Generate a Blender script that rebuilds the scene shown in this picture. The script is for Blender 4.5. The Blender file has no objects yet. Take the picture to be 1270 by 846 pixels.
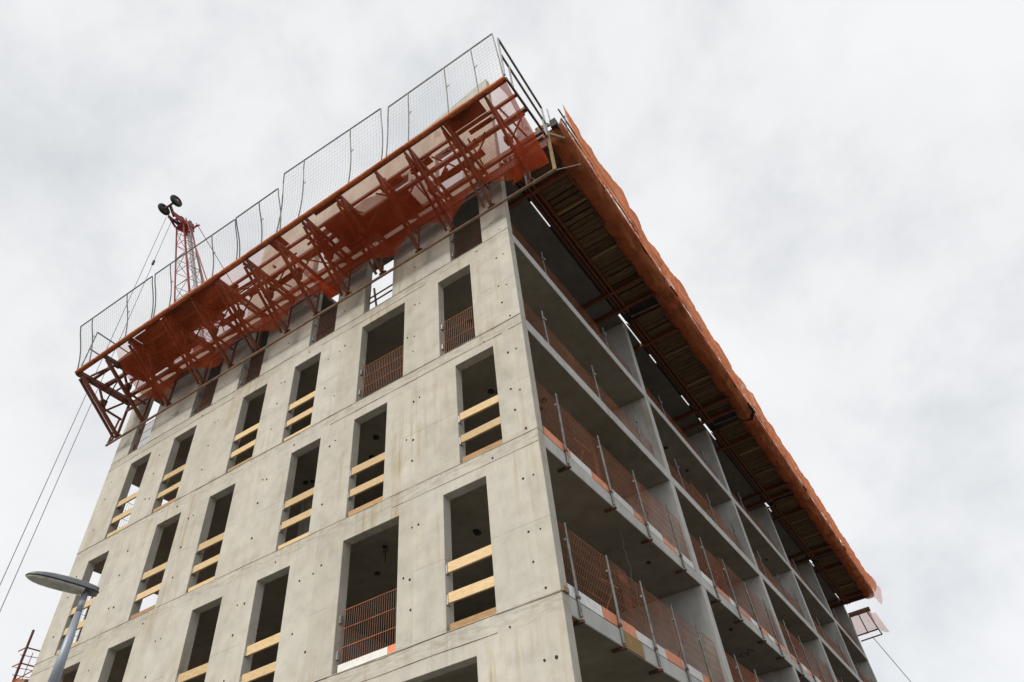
import bpy, bmesh, math, random
from mathutils import Vector, Matrix, noise
random.seed(7)
S = bpy.context.scene
C = S.collection

# ------------------------------------------------------------------ camera
Rr = Vector((0.83240805, 0.54652577, -0.09168651))
Rd = Vector((-0.44135972, 0.55377918, -0.70606672))
Rf = Vector((-0.33510958, 0.62820236, 0.70218471))
cam_data = bpy.data.cameras.new('camera')
cam = bpy.data.objects.new('camera', cam_data); C.objects.link(cam)
cam_data.sensor_width = 36.0; cam_data.lens = 24.129
cam_data.clip_start = 0.05; cam_data.clip_end = 6000
m = Matrix.Identity(4)
for i in range(3):
    m[i][0] = Rr[i]; m[i][1] = -Rd[i]; m[i][2] = -Rf[i]
m[0][3], m[1][3], m[2][3] = 4.3824, -8.7366, 1.6338
cam.matrix_world = m
S.camera = cam

# ------------------------------------------------------------------ sky, sun, exposure
SUN_AZ = Vector((-0.08, -0.80))          # horizontal direction towards the sun
SUN_EL = math.radians(33)
W = bpy.data.worlds.new('World'); S.world = W; W.use_nodes = True
nt = W.node_tree; nt.nodes.clear()
def N(t, tp, **kw):
    n = t.nodes.new(tp)
    for k, v in kw.items(): setattr(n, k, v)
    return n
L = nt.links.new
out = N(nt, 'ShaderNodeOutputWorld')
sky = N(nt, 'ShaderNodeTexSky', sky_type='NISHITA')
sky.sun_disc = False; sky.sun_elevation = SUN_EL
sky.sun_rotation = math.atan2(SUN_AZ.x, SUN_AZ.y)
bg1 = N(nt, 'ShaderNodeBackground'); bg1.inputs[1].default_value = 0.07
L(sky.outputs[0], bg1.inputs[0])
tc = N(nt, 'ShaderNodeTexCoord')
mp = N(nt, 'ShaderNodeMapping'); mp.inputs['Scale'].default_value = (1.0, 1.0, 1.25)
mp.inputs['Location'].default_value = (3.1, 0.4, 1.7)
L(tc.outputs['Generated'], mp.inputs[0])
n1 = N(nt, 'ShaderNodeTexNoise'); n1.inputs['Scale'].default_value = 2.6
n1.inputs['Detail'].default_value = 9; n1.inputs['Roughness'].default_value = 0.58
n1.inputs['Distortion'].default_value = 0.12
L(mp.outputs[0], n1.inputs['Vector'])
cr = N(nt, 'ShaderNodeValToRGB')
cr.color_ramp.elements[0].position = 0.33; cr.color_ramp.elements[0].color = (0.43, 0.445, 0.46, 1)
cr.color_ramp.elements[1].position = 0.64; cr.color_ramp.elements[1].color = (0.585, 0.588, 0.592, 1)
e = cr.color_ramp.elements.new(0.52); e.color = (0.55, 0.555, 0.562, 1)
L(n1.outputs['Fac'], cr.inputs[0])
bg2 = N(nt, 'ShaderNodeBackground'); bg2.inputs[1].default_value = 1.0
L(cr.outputs[0], bg2.inputs[0])
mx = N(nt, 'ShaderNodeMixShader'); mx.inputs[0].default_value = 0.93
L(bg1.outputs[0], mx.inputs[1]); L(bg2.outputs[0], mx.inputs[2])
L(mx.outputs[0], out.inputs[0])

sd = bpy.data.lights.new('sun', 'SUN'); sd.energy = 1.5; sd.angle = math.radians(34)
sd.color = (1.0, 0.93, 0.82)
so = bpy.data.objects.new('sun', sd); C.objects.link(so)
h = SUN_AZ.normalized() * math.cos(SUN_EL)
so.rotation_euler = Vector((h.x, h.y, math.sin(SUN_EL))).to_track_quat('Z', 'Y').to_euler()
so.location = (0, -30, 60)

vs = S.view_settings
S.display_settings.display_device = 'sRGB'
vs.view_transform = 'Standard'; vs.look = 'None'; vs.gamma = 1.0; vs.use_curve_mapping = False
vs.exposure = 0.74
S.cycles.transparent_max_bounces = 24
S.cycles.max_bounces = 6

# ------------------------------------------------------------------ materials
def new_mat(name):
    mt = bpy.data.materials.new(name); mt.use_nodes = True
    return mt, mt.node_tree, mt.node_tree.nodes['Principled BSDF']
def noise_node(t, vec, scale, detail=4, rough=0.55):
    n = N(t, 'ShaderNodeTexNoise'); n.inputs['Scale'].default_value = scale
    n.inputs['Detail'].default_value = detail; n.inputs['Roughness'].default_value = rough
    t.links.new(vec, n.inputs['Vector']); return n
def ramp(t, fac, stops):
    r = N(t, 'ShaderNodeValToRGB')
    el = r.color_ramp.elements
    el[0].position, el[0].color = stops[0][0], (*stops[0][1], 1)
    el[1].position, el[1].color = stops[-1][0], (*stops[-1][1], 1)
    for p, c in stops[1:-1]:
        q = el.new(p); q.color = (*c, 1)
    t.links.new(fac, r.inputs[0]); return r
def mixc(t, fac, a, b, mode='MIX'):
    n = N(t, 'ShaderNodeMix', data_type='RGBA', blend_type=mode)
    if isinstance(fac, (int, float)): n.inputs[0].default_value = fac
    else: t.links.new(fac, n.inputs[0])
    for s, v in ((6, a), (7, b)):
        if isinstance(v, tuple): n.inputs[s].default_value = (*v, 1)
        else: t.links.new(v, n.inputs[s])
    return n.outputs[2]
def mapped(t, scale):
    g = N(t, 'ShaderNodeNewGeometry')
    mpn = N(t, 'ShaderNodeMapping'); mpn.inputs['Scale'].default_value = scale
    t.links.new(g.outputs['Position'], mpn.inputs[0]); return mpn.outputs[0]
def mathn(t, op, a, b=None):
    n = N(t, 'ShaderNodeMath', operation=op)
    for i, v in enumerate((a, b)):
        if v is None: continue
        if isinstance(v, (int, float)): n.inputs[i].default_value = v
        else: t.links.new(v, n.inputs[i])
    return n.outputs[0]

def concrete(name, c0, c1, stain=1.0, seams=False):
    mt, t, b = new_mat(name)
    big = noise_node(t, mapped(t, (1, 1, 0.7)), 0.55, 5, 0.6)
    col = ramp(t, big.outputs['Fac'], [(0.32, c0), (0.68, c1)]).outputs[0]
    # broad cloudy mottling left by the shuttering
    mott = noise_node(t, mapped(t, (1, 1, 1)), 2.6, 7, 0.62)
    mm = ramp(t, mott.outputs['Fac'], [(0.28, (0.82, 0.81, 0.79)), (0.5, (0.98, 0.98, 0.98)), (0.74, (1.12, 1.12, 1.11))]).outputs[0]
    col = mixc(t, 1.0, col, mm, 'MULTIPLY')
    # run-off streaks (narrow across, long down), only in places
    st = noise_node(t, mapped(t, (5.3, 5.3, 0.25)), 1.0, 7, 0.7)
    sm = ramp(t, st.outputs['Fac'], [(0.34, (0.80, 0.78, 0.75)), (0.46, (1, 1, 1)), (0.60, (1, 1, 1)), (0.72, (1.10, 1.10, 1.09))]).outputs[0]
    where = noise_node(t, mapped(t, (1, 1, 1)), 0.7, 3)
    wk = ramp(t, where.outputs['Fac'], [(0.42, (0.12, 0.12, 0.12)), (0.66, (1, 1, 1))]).outputs[0]
    col = mixc(t, mathn(t, 'MULTIPLY', wk, 0.85 * stain), col, mixc(t, 1.0, col, sm, 'MULTIPLY'))
    # yellow-brown leaching stains in patches
    ms = noise_node(t, mapped(t, (1, 1, 1)), 0.42, 3, 0.5)
    mk = ramp(t, ms.outputs['Fac'], [(0.48, (0, 0, 0)), (0.64, (1, 1, 1))]).outputs[0]
    ys = noise_node(t, mapped(t, (5, 5, 0.3)), 1.3, 4, 0.6)
    yk = ramp(t, ys.outputs['Fac'], [(0.5, (0, 0, 0)), (0.66, (1, 1, 1))]).outputs[0]
    f = mathn(t, 'MULTIPLY', mathn(t, 'MULTIPLY', mk, yk), 0.75 * stain)
    col = mixc(t, f, col, (0.36, 0.27, 0.13))
    # small pits and specks
    pt = noise_node(t, mapped(t, (1, 1, 1)), 38, 3, 0.7)
    pm = ramp(t, pt.outputs['Fac'], [(0.28, (0.72, 0.71, 0.69)), (0.40, (1, 1, 1))]).outputs[0]
    col = mixc(t, 0.7, col, mixc(t, 1.0, col, pm, 'MULTIPLY'))
    bump_h = mathn(t, 'ADD', mathn(t, 'MULTIPLY', mott.outputs['Fac'], 0.6), mathn(t, 'MULTIPLY', pt.outputs['Fac'], 0.25))
    if seams:
        g = N(t, 'ShaderNodeNewGeometry'); sp = N(t, 'ShaderNodeSeparateXYZ')
        t.links.new(g.outputs['Position'], sp.inputs[0])
        wob = noise_node(t, mapped(t, (1, 1, 1)), 0.9, 2)
        xx = mathn(t, 'ADD', sp.outputs[0], mathn(t, 'MULTIPLY', wob.outputs['Fac'], 0.03))
        # each shutter panel left its own tone
        cx_ = mathn(t, 'FLOOR', mathn(t, 'MULTIPLY', mathn(t, 'ADD', xx, 0.31), 1 / 2.45))
        zrel = mathn(t, 'MULTIPLY', mathn(t, 'SUBTRACT', sp.outputs[2], 0.05), 1 / 3.0)
        cz_ = mathn(t, 'FLOOR', zrel)
        cv = N(t, 'ShaderNodeCombineXYZ'); t.links.new(cx_, cv.inputs[0]); t.links.new(cz_, cv.inputs[1])
        wn = N(t, 'ShaderNodeTexWhiteNoise', noise_dimensions='3D'); t.links.new(cv.outputs[0], wn.inputs['Vector'])
        tint = ramp(t, wn.outputs['Value'], [(0.0, (0.94, 0.935, 0.92)), (0.5, (1.0, 0.995, 0.98)), (1.0, (1.035, 1.04, 1.045))]).outputs[0]
        col = mixc(t, 1.0, col, tint, 'MULTIPLY')
        # fine fins where shuttering boards met
        fr = mathn(t, 'PINGPONG', mathn(t, 'MULTIPLY', mathn(t, 'ADD', xx, 0.31), 1 / 0.6125), 0.5)
        ln = mathn(t, 'LESS_THAN', fr, 0.010)
        brk = noise_node(t, mapped(t, (1.5, 1, 0.8)), 1.0, 3)
        ln = mathn(t, 'MULTIPLY', ln, mathn(t, 'GREATER_THAN', brk.outputs['Fac'], 0.52))
        col = mixc(t, mathn(t, 'MULTIPLY', ln, 0.28), col, (0.62, 0.61, 0.57))
        # dirt and grout leakage round the pour joints, a faint lift line halfway up
        zf = mathn(t, 'FRACT', zrel)
        wz = mathn(t, 'ADD', zf, mathn(t, 'MULTIPLY', mathn(t, 'SUBTRACT', mott.outputs['Fac'], 0.5), 0.10))
        jd = mathn(t, 'PINGPONG', mathn(t, 'ADD', wz, 0.035), 0.5)
        jm = ramp(t, jd, [(0.02, (1, 1, 1)), (0.085, (0, 0, 0))]).outputs[0]
        jn = noise_node(t, mapped(t, (1.2, 1, 7)), 2.4, 7, 0.7)
        jk = ramp(t, jn.outputs['Fac'], [(0.44, (0, 0, 0)), (0.66, (1, 1, 1))]).outputs[0]
        col = mixc(t, mathn(t, 'MULTIPLY', mathn(t, 'MULTIPLY', jm, jk), 0.62), col, (0.25, 0.225, 0.175))
        wl = noise_node(t, mapped(t, (1, 1, 0.2)), 1.6, 4)
        md = mathn(t, 'ABSOLUTE', mathn(t, 'SUBTRACT', mathn(t, 'ADD', zf, mathn(t, 'MULTIPLY', wl.outputs['Fac'], 0.02)), 0.43))
        mk2 = mathn(t, 'MULTIPLY', mathn(t, 'LESS_THAN', md, 0.003), mathn(t, 'GREATER_THAN', brk.outputs['Fac'], 0.45))
        col = mixc(t, mathn(t, 'MULTIPLY', mk2, 0.35), col, (0.22, 0.2, 0.17))
        bump_h = mathn(t, 'ADD', bump_h, mathn(t, 'MULTIPLY', ln, 0.5))
    t.links.new(col, b.inputs['Base Color'])
    b.inputs['Roughness'].default_value = 0.88
    bp = N(t, 'ShaderNodeBump'); bp.inputs['Strength'].default_value = 0.35; bp.inputs['Distance'].default_value = 0.02
    t.links.new(bump_h, bp.inputs['Height']); t.links.new(bp.outputs[0], b.inputs['Normal'])
    return mt

def plain(name, c0, c1, rough=0.6, metal=0.0, scale=6, stretch=(1, 1, 1), bump=0.15, spec=None):
    mt, t, b = new_mat(name)
    n = noise_node(t, mapped(t, stretch), scale, 5, 0.6)
    r = ramp(t, n.outputs['Fac'], [(0.34, c0), (0.66, c1)])
    oi = N(t, 'ShaderNodeObjectInfo')
    var = ramp(t, oi.outputs['Random'], [(0.0, (0.80, 0.79, 0.77)), (1.0, (1.12, 1.12, 1.12))])
    t.links.new(mixc(t, 1.0, r.outputs[0], var.outputs[0], 'MULTIPLY'), b.inputs['Base Color'])
    b.inputs['Roughness'].default_value = rough; b.inputs['Metallic'].default_value = metal
    if bump:
        bp = N(t, 'ShaderNodeBump'); bp.inputs['Strength'].default_value = bump; bp.inputs['Distance'].default_value = 0.01
        t.links.new(n.outputs['Fac'], bp.inputs['Height']); t.links.new(bp.outputs[0], b.inputs['Normal'])
    return mt

def net_mat(name, col, cover, pitch=0.05, vary=0.25, trans=0.5, grow=0.0):
    mt = bpy.data.materials.new(name); mt.use_nodes = True
    t = mt.node_tree; t.nodes.clear()
    o = N(t, 'ShaderNodeOutputMaterial')
    uv = N(t, 'ShaderNodeUVMap'); uv.uv_map = 'UVMap'
    sp = N(t, 'ShaderNodeSeparateXYZ'); t.links.new(uv.outputs[0], sp.inputs[0])
    a = mathn(t, 'SINE', mathn(t, 'MULTIPLY', mathn(t, 'ADD', sp.outputs[0], sp.outputs[1]), math.pi / pitch))
    c = mathn(t, 'SINE', mathn(t, 'MULTIPLY', mathn(t, 'SUBTRACT', sp.outputs[0], sp.outputs[1]), math.pi / pitch))
    cell = mathn(t, 'MULTIPLY', mathn(t, 'MULTIPLY', a, c), 0.5)
    nz = noise_node(t, uv.outputs[0], 0.8, 4)
    fold = noise_node(t, uv.outputs[0], 2.2, 3)
    k = mathn(t, 'ADD', mathn(t, 'MULTIPLY', cell, 0.30), cover)
    k = mathn(t, 'ADD', k, mathn(t, 'MULTIPLY', mathn(t, 'SUBTRACT', nz.outputs['Fac'], 0.5), vary * 2))
    k = mathn(t, 'ADD', k, mathn(t, 'MULTIPLY', mathn(t, 'GREATER_THAN', fold.outputs['Fac'], 0.64), vary * 0.8))
    k = mathn(t, 'ADD', k, mathn(t, 'MULTIPLY', sp.outputs[1], grow))
    cl = N(t, 'ShaderNodeClamp'); t.links.new(k, cl.inputs[0])
    cl.inputs[1].default_value = 0.08; cl.inputs[2].default_value = 0.985
    dust = noise_node(t, uv.outputs[0], 1.7, 6, 0.65)
    cc = ramp(t, dust.outputs['Fac'], [(0.30, tuple(q*0.62 for q in col)), (0.5, col), (0.72, tuple(min(1, q*1.05+0.06) for q in col))])
    d = N(t, 'ShaderNodeBsdfDiffuse'); tr = N(t, 'ShaderNodeBsdfTranslucent')
    t.links.new(cc.outputs[0], d.inputs[0]); t.links.new(cc.outputs[0], tr.inputs[0])
    wr = N(t, 'ShaderNodeMapping'); wr.inputs['Scale'].default_value = (3.0, 1.1, 1); wr.inputs['Rotation'].default_value = (0, 0, 0.5)
    t.links.new(uv.outputs[0], wr.inputs[0])
    cr_n = noise_node(t, wr.outputs[0], 2.2, 5, 0.6)
    bp = N(t, 'ShaderNodeBump'); bp.inputs['Strength'].default_value = 0.8; bp.inputs['Distance'].default_value = 0.06
    t.links.new(cr_n.outputs['Fac'], bp.inputs['Height'])
    t.links.new(bp.outputs[0], d.inputs['Normal']); t.links.new(bp.outputs[0], tr.inputs['Normal'])
    m1 = N(t, 'ShaderNodeMixShader'); m1.inputs[0].default_value = trans
    t.links.new(d.outputs[0], m1.inputs[1]); t.links.new(tr.outputs[0], m1.inputs[2])
    tp = N(t, 'ShaderNodeBsdfTransparent'); tp.inputs[0].default_value = (1.0, 0.93, 0.90, 1)
    m2 = N(t, 'ShaderNodeMixShader')
    t.links.new(cl.outputs[0], m2.inputs[0]); t.links.new(tp.outputs[0], m2.inputs[1]); t.links.new(m1.outputs[0], m2.inputs[2])
    t.links.new(m2.outputs[0], o.inputs[0])
    return mt

M = {}
M['wall'] = concrete('facade_concrete', (0.455, 0.431, 0.376), (0.555, 0.531, 0.474), 1.0, True)
M['slab'] = concrete('slab_concrete', (0.45, 0.45, 0.43), (0.56, 0.56, 0.54), 0.7)
M['slab_shaded'] = concrete('shaded_slab_concrete', (0.24, 0.215, 0.175), (0.34, 0.31, 0.26), 0.5)  # darker copy of the slab concrete, interior shade put into the colour
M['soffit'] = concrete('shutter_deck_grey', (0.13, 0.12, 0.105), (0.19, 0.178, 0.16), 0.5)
M['joint'] = concrete('joint_grout', (0.34, 0.31, 0.26), (0.46, 0.43, 0.37), 1.0)
M['hole'] = plain('tie_hole_dark', (0.02, 0.018, 0.016), (0.05, 0.045, 0.04), 0.9)
M['steel_red'] = plain('red_oxide_steel', (0.135, 0.040, 0.020), (0.225, 0.066, 0.031), 0.55, 0.0, 7)
M['steel_dark'] = plain('dark_rusty_steel', (0.075, 0.030, 0.018), (0.15, 0.055, 0.03), 0.6, 0.0, 7)
M['brown_tube'] = plain('weathered_brown_tube', (0.16, 0.085, 0.05), (0.30, 0.18, 0.11), 0.6, 0.0, 5)
M['galv'] = plain('galvanised_steel', (0.28, 0.29, 0.29), (0.42, 0.43, 0.43), 0.45, 0.6, 9)
M['galv_wire'] = plain('zinc_wire', (0.24, 0.245, 0.245), (0.32, 0.325, 0.325), 0.6, 0.0, 9)
M['galv_dark'] = plain('weathered_galvanised_steel', (0.13, 0.135, 0.13), (0.24, 0.24, 0.23), 0.5, 0.35, 9)
M['wire_rust'] = plain('rust_orange_wire', (0.36, 0.115, 0.05), (0.52, 0.18, 0.08), 0.6, 0.0, 3)
M['timber'] = plain('fresh_pine', (0.56, 0.385, 0.18), (0.74, 0.57, 0.34), 0.7, 0.0, 5, (1.6, 6, 16), 0.25)
M['timber_brown'] = plain('brown_pine_board', (0.36, 0.20, 0.09), (0.52, 0.33, 0.16), 0.75, 0.0, 5, (1.6, 6, 16), 0.25)
M['wire_brown'] = plain('brown_rusty_wire', (0.17, 0.07, 0.04), (0.27, 0.11, 0.06), 0.6, 0.0, 3)
M['timber_old'] = plain('weathered_timber', (0.30, 0.20, 0.10), (0.44, 0.31, 0.18), 0.8, 0.0, 5, (2, 2, 6), 0.3)
M['plank'] = plain('grimy_deck_plank', (0.088, 0.058, 0.032), (0.21, 0.138, 0.072), 0.85, 0.0, 4, (1.0, 9, 9), 0.3)
M['ply'] = plain('brown_plywood', (0.05, 0.024, 0.015), (0.085, 0.038, 0.022), 0.8, 0.0, 3)
M['black'] = plain('tarred_board', (0.012, 0.012, 0.013), (0.03, 0.03, 0.03), 0.7)
M['toe_white'] = plain('white_printed_toe_board', (0.62, 0.62, 0.60), (0.78, 0.78, 0.77), 0.6, 0, 8)
M['toe_orange'] = plain('orange_toe_board', (0.62, 0.20, 0.09), (0.78, 0.30, 0.15), 0.6, 0, 5)
M['roll'] = plain('rolled_orange_net', (0.42, 0.105, 0.035), (0.60, 0.17, 0.06), 0.8, 0.0, 9, (1, 1, 1), 0.6)
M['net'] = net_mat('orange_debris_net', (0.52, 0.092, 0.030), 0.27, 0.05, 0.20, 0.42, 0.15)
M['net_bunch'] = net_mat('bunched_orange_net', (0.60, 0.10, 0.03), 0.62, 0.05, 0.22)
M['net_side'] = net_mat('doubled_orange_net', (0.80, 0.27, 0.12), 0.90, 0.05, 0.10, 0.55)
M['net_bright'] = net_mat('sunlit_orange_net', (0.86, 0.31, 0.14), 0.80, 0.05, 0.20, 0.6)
M['net_thin'] = net_mat('thin_faded_net', (0.72, 0.22, 0.11), 0.42, 0.05, 0.16)
M['crane_red'] = plain('crane_red_paint', (0.26, 0.014, 0.018), (0.42, 0.035, 0.035), 0.5, 0.0, 6)
M['tyre'] = plain('tyre_rubber', (0.012, 0.012, 0.013), (0.03, 0.03, 0.03), 0.8)
M['cable'] = plain('steel_cable', (0.10, 0.10, 0.105), (0.16, 0.16, 0.165), 0.5, 0.3)
M['lamp_grey'] = plain('lamp_grey_paint', (0.13, 0.145, 0.16), (0.17, 0.185, 0.20), 0.45, 0.2, 4, (1, 1, 1), 0.05)
M['pole'] = plain('lamp_pole_paint', (0.27, 0.31, 0.36), (0.33, 0.37, 0.43), 0.42, 0.25, 5, (3, 3, 0.6), 0.05)
M['rubber'] = plain('black_gasket', (0.015, 0.015, 0.016), (0.03, 0.03, 0.03), 0.6)
M['asphalt'] = plain('asphalt', (0.045, 0.045, 0.047), (0.075, 0.075, 0.075), 0.9, 0, 3)
M['paving'] = plain('paving_concrete', (0.16, 0.155, 0.145), (0.22, 0.21, 0.195), 0.9, 0, 4)
M['soil'] = plain('site_gravel', (0.075, 0.065, 0.05), (0.12, 0.10, 0.08), 0.95, 0, 2)
M['paint'] = plain('road_paint', (0.72, 0.72, 0.70), (0.8, 0.8, 0.78), 0.7)
def _glass():
    mt, t, b = new_mat('lamp_lens')
    b.inputs['Base Color'].default_value = (0.42, 0.42, 0.38, 1)
    b.inputs['Roughness'].default_value = 0.16
    n = noise_node(t, mapped(t, (1, 1, 1)), 14, 3)
    r = ramp(t, n.outputs['Fac'], [(0.35, (0.40, 0.39, 0.35)), (0.65, (0.62, 0.61, 0.56))])
    t.links.new(r.outputs[0], b.inputs['Base Color'])
    return mt
M['lens'] = _glass()

# ------------------------------------------------------------------ mesh helpers
class MB:
    def __init__(s): s.v = []; s.f = []; s.uv = None
    def add(s, vs, fs):
        o = len(s.v); s.v += [tuple(v) for v in vs]; s.f += [tuple(i + o for i in f) for f in fs]
    def box(s, x0, x1, y0, y1, z0, z1):
        s.add([(x0,y0,z0),(x1,y0,z0),(x1,y1,z0),(x0,y1,z0),(x0,y0,z1),(x1,y0,z1),(x1,y1,z1),(x0,y1,z1)],
              [(0,3,2,1),(4,5,6,7),(0,1,5,4),(1,2,6,5),(2,3,7,6),(3,0,4,7)]); return s
    def bar(s, a, b, w, h=None, n=4, up=(0, 0, 1), r2=None):
        """square bar (n=4: w wide, h along up) or round tube of radius w (n>4)"""
        a = Vector(a); b = Vector(b); d = (b - a)
        if d.length < 1e-6: return s
        d.normalize(); u = Vector(up)
        if abs(d.dot(u)) > 0.97: u = Vector((0, 1, 0)) if abs(d.y) < .9 else Vector((1, 0, 0))
        x = d.cross(u).normalized(); y = x.cross(d).normalized()
        if n == 4:
            h = h or w
            off = [x*(-w/2)+y*(-h/2), x*(w/2)+y*(-h/2), x*(w/2)+y*(h/2), x*(-w/2)+y*(h/2)]
            off2 = off
        else:
            off = [x*(math.cos(2*math.pi*i/n)*w)+y*(math.sin(2*math.pi*i/n)*w) for i in range(n)]
            k = (r2 / w) if r2 else 1
            off2 = [q*k for q in off]
        s.add([a+q for q in off]+[b+q for q in off2],
              [(i,(i+1)%n,(i+1)%n+n,i+n) for i in range(n)]+[tuple(range(n-1,-1,-1)),tuple(range(n,2*n))])
        return s
    def path(s, pts, r, n=6):
        for a, b in zip(pts[:-1], pts[1:]): s.bar(a, b, r, n=n)
        return s
    def ring(s, c, axis, R, r, nu=20, nv=8, flat=1.0):
        c = Vector(c); ax = Vector(axis).normalized()
        x = ax.orthogonal().normalized(); y = ax.cross(x)
        vs = []; fs = []
        for i in range(nu):
            a = 2*math.pi*i/nu; e = x*math.cos(a)+y*math.sin(a)
            for j in range(nv):
                b = 2*math.pi*j/nv
                vs.append(c+e*(R+r*math.cos(b))+ax*(r*flat*math.sin(b)))
        for i in range(nu):
            for j in range(nv):
                fs.append((i*nv+j,((i+1)%nu)*nv+j,((i+1)%nu)*nv+(j+1)%nv,i*nv+(j+1)%nv))
        s.add(vs, fs); return s
    def mesh(s, name, mat, smooth=False):
        me = bpy.data.meshes.new(name); me.from_pydata(s.v, [], s.f); me.update()
        me.materials.append(mat)
        if smooth:
            for p in me.polygons: p.use_smooth = True
        return me
    def build(s, name, mat, parent=None, smooth=False, kind=None, bevel=0):
        o = bpy.data.objects.new(name, s.mesh(name, mat, smooth)); C.objects.link(o)
        if parent: o.parent = parent
        if kind: o['kind'] = kind
        if bevel:
            bm = o.modifiers.new('bevel', 'BEVEL'); bm.width = bevel; bm.segments = 1; bm.limit_method = 'ANGLE'
        return o
def thing(name, label, cat, group=None, loc=(0, 0, 0)):
    o = bpy.data.objects.new(name, None); C.objects.link(o); o.location = loc
    o.empty_display_size = 0.3
    o['label'] = label; o['category'] = cat
    if group: o['group'] = group
    return o
def struct(name, mb, mat):
    o = mb.build(name, mat); o['kind'] = 'structure'; return o
def share(name, mesh, parent, loc=(0, 0, 0), rot=(0, 0, 0), scale=(1, 1, 1)):
    o = bpy.data.objects.new(name, mesh); C.objects.link(o); o.parent = parent
    o.location = loc; o.rotation_euler = rot; o.scale = scale; return o
def grid_plate(us, vs, solid, w0, w1, P):
    """plate with rectangular holes; P maps (u, v, w) to a point"""
    mb = MB(); nu, nv = len(us)-1, len(vs)-1
    idx = {}
    def pt(i, j, k):
        if (i, j, k) not in idx:
            idx[(i, j, k)] = len(mb.v); mb.v.append(tuple(P(us[i], vs[j], (w0, w1)[k])))
        return idx[(i, j, k)]
    sol = lambda i, j: 0 <= i < nu and 0 <= j < nv and solid((us[i]+us[i+1])/2, (vs[j]+vs[j+1])/2)
    for i in range(nu):
        for j in range(nv):
            if not sol(i, j): continue
            mb.f.append((pt(i,j,0),pt(i+1,j,0),pt(i+1,j+1,0),pt(i,j+1,0)))
            mb.f.append((pt(i,j,1),pt(i,j+1,1),pt(i+1,j+1,1),pt(i+1,j,1)))
            if not sol(i-1, j): mb.f.append((pt(i,j,0),pt(i,j+1,0),pt(i,j+1,1),pt(i,j,1)))
            if not sol(i+1, j): mb.f.append((pt(i+1,j,0),pt(i+1,j,1),pt(i+1,j+1,1),pt(i+1,j+1,0)))
            if not sol(i, j-1): mb.f.append((pt(i,j,0),pt(i,j,1),pt(i+1,j,1),pt(i+1,j,0)))
            if not sol(i, j+1): mb.f.append((pt(i,j+1,0),pt(i+1,j+1,0),pt(i+1,j+1,1),pt(i,j+1,1)))
    return mb
def sheet(P, nu, nv, lu, lv, name, mat, parent=None, smooth=True):
    """open cloth surface with metre UVs; P(u, v) for u, v in 0..1"""
    vs = []; uvs = []
    for i in range(nu+1):
        for j in range(nv+1):
            vs.append(tuple(P(i/nu, j/nv))); uvs.append((i/nu*lu, j/nv*lv))
    fs = [(i*(nv+1)+j, (i+1)*(nv+1)+j, (i+1)*(nv+1)+j+1, i*(nv+1)+j+1) for i in range(nu) for j in range(nv)]
    me = bpy.data.meshes.new(name); me.from_pydata(vs, [], fs)
    ul = me.uv_layers.new(name='UVMap')
    for lp in me.loops: ul.data[lp.index].uv = uvs[lp.vertex_index]
    me.materials.append(mat)
    for p in me.polygons: p.use_smooth = smooth
    o = bpy.data.objects.new(name, me); C.objects.link(o)
    if parent: o.parent = parent
    return o
def nz(x, y=0.0, z=0.0): return noise.noise(Vector((x, y, z)))

# ------------------------------------------------------------------ ground
struct('ground', MB().box(-900, 900, -900, 900, -0.6, -0.13), M['soil'])
struct('road', MB().box(-300, 300, -15.0, -7.6, -0.129, -0.118), M['asphalt'])
struct('pavement', MB().box(-300, 300, -7.6, -2.2, -0.129, 0.0), M['paving'])
struct('kerb', MB().box(-300, 300, -7.78, -7.603, -0.129, 0.004), M['slab'])
rm = MB()
for k in range(-20, 20): rm.box(k*6.0, k*6.0+3, -11.4, -11.28, -0.118, -0.114)
struct('road_marking', rm, M['paint'])
struct('far_pavement', MB().box(-300, 300, -20, -15.0, -0.129, 0.0), M['paving'])

# ------------------------------------------------------------------ the concrete building
LX, T, DY, H = -14.87, 0.22, 38.6, 3.0
FIN0, PITCH, FW = -0.162, 7.673, 0.35
EVEN = [(-2.10,-1.15),(-4.53,-3.14),(-6.90,-5.96),(-8.87,-7.93),(-11.72,-10.76),(-13.67,-12.74)]
ODD = [(-1.70,-0.74),(-4.53,-3.57),(-6.48,-5.55),(-9.28,-8.36),(-11.27,-10.33),(-14.09,-13.19)]
OPEN = {0: EVEN, 1: [(-2.99,-1.56)]+ODD[1:], 2: EVEN, 3: ODD, 4: EVEN, 5: ODD}
bld = thing('concrete_building', 'bare grey concrete apartment block under construction with open loggias', 'building')
ZF = lambda k: 3.0*k + 0.05                       # finished slab level of storey k
for k in range(6):
    ops = OPEN[k]; xs = sorted({LX, 0.0, *[x for o in ops for x in o]})
    z0 = ZF(k) + (0.006 if k else -0.15); z1 = ZF(k+1)
    zs = [z0, ZF(k)+0.02, ZF(k)+2.5, z1]
    def sol(u, v, ops=ops, k=k): return not (ZF(k) + 0.02 < v < ZF(k)+2.5 and any(a < u < b for a, b in ops))
    off = (-0.004, 0.003, -0.002, 0.004, 0.0, -0.003)[k]
    grid_plate(xs, zs, sol, off, T, lambda u, v, w: (u, w, v)).build('front_wall', M['wall'], bld, bevel=0.012)
# unfinished upper lift: piers with a rough sloping head, no wall left of x = -9.7
ops = [(-2.10,-1.15),(-3.90,-3.14),(-6.90,-6.0)]
xs = sorted({-9.72, 0.0, *[x for o in ops for x in o], -3.0, -5.0})
def top(u): return 22.1 if u < -5 else (22.1 + (u+5)*0.2 if u < -3 else 22.5 + (u+3)*0.235)
up = grid_plate(xs, [18.062, 18.08, 20.55, 22.0], lambda u, v: not (18.07 < v < 20.55 and any(a < u < b for a, b in ops)), 0.002, T, lambda u, v, w: (u, w, v if v < 21.5 else top(u)))
up.build('upper_wall', M['wall'], bld, bevel=0.012)
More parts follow.
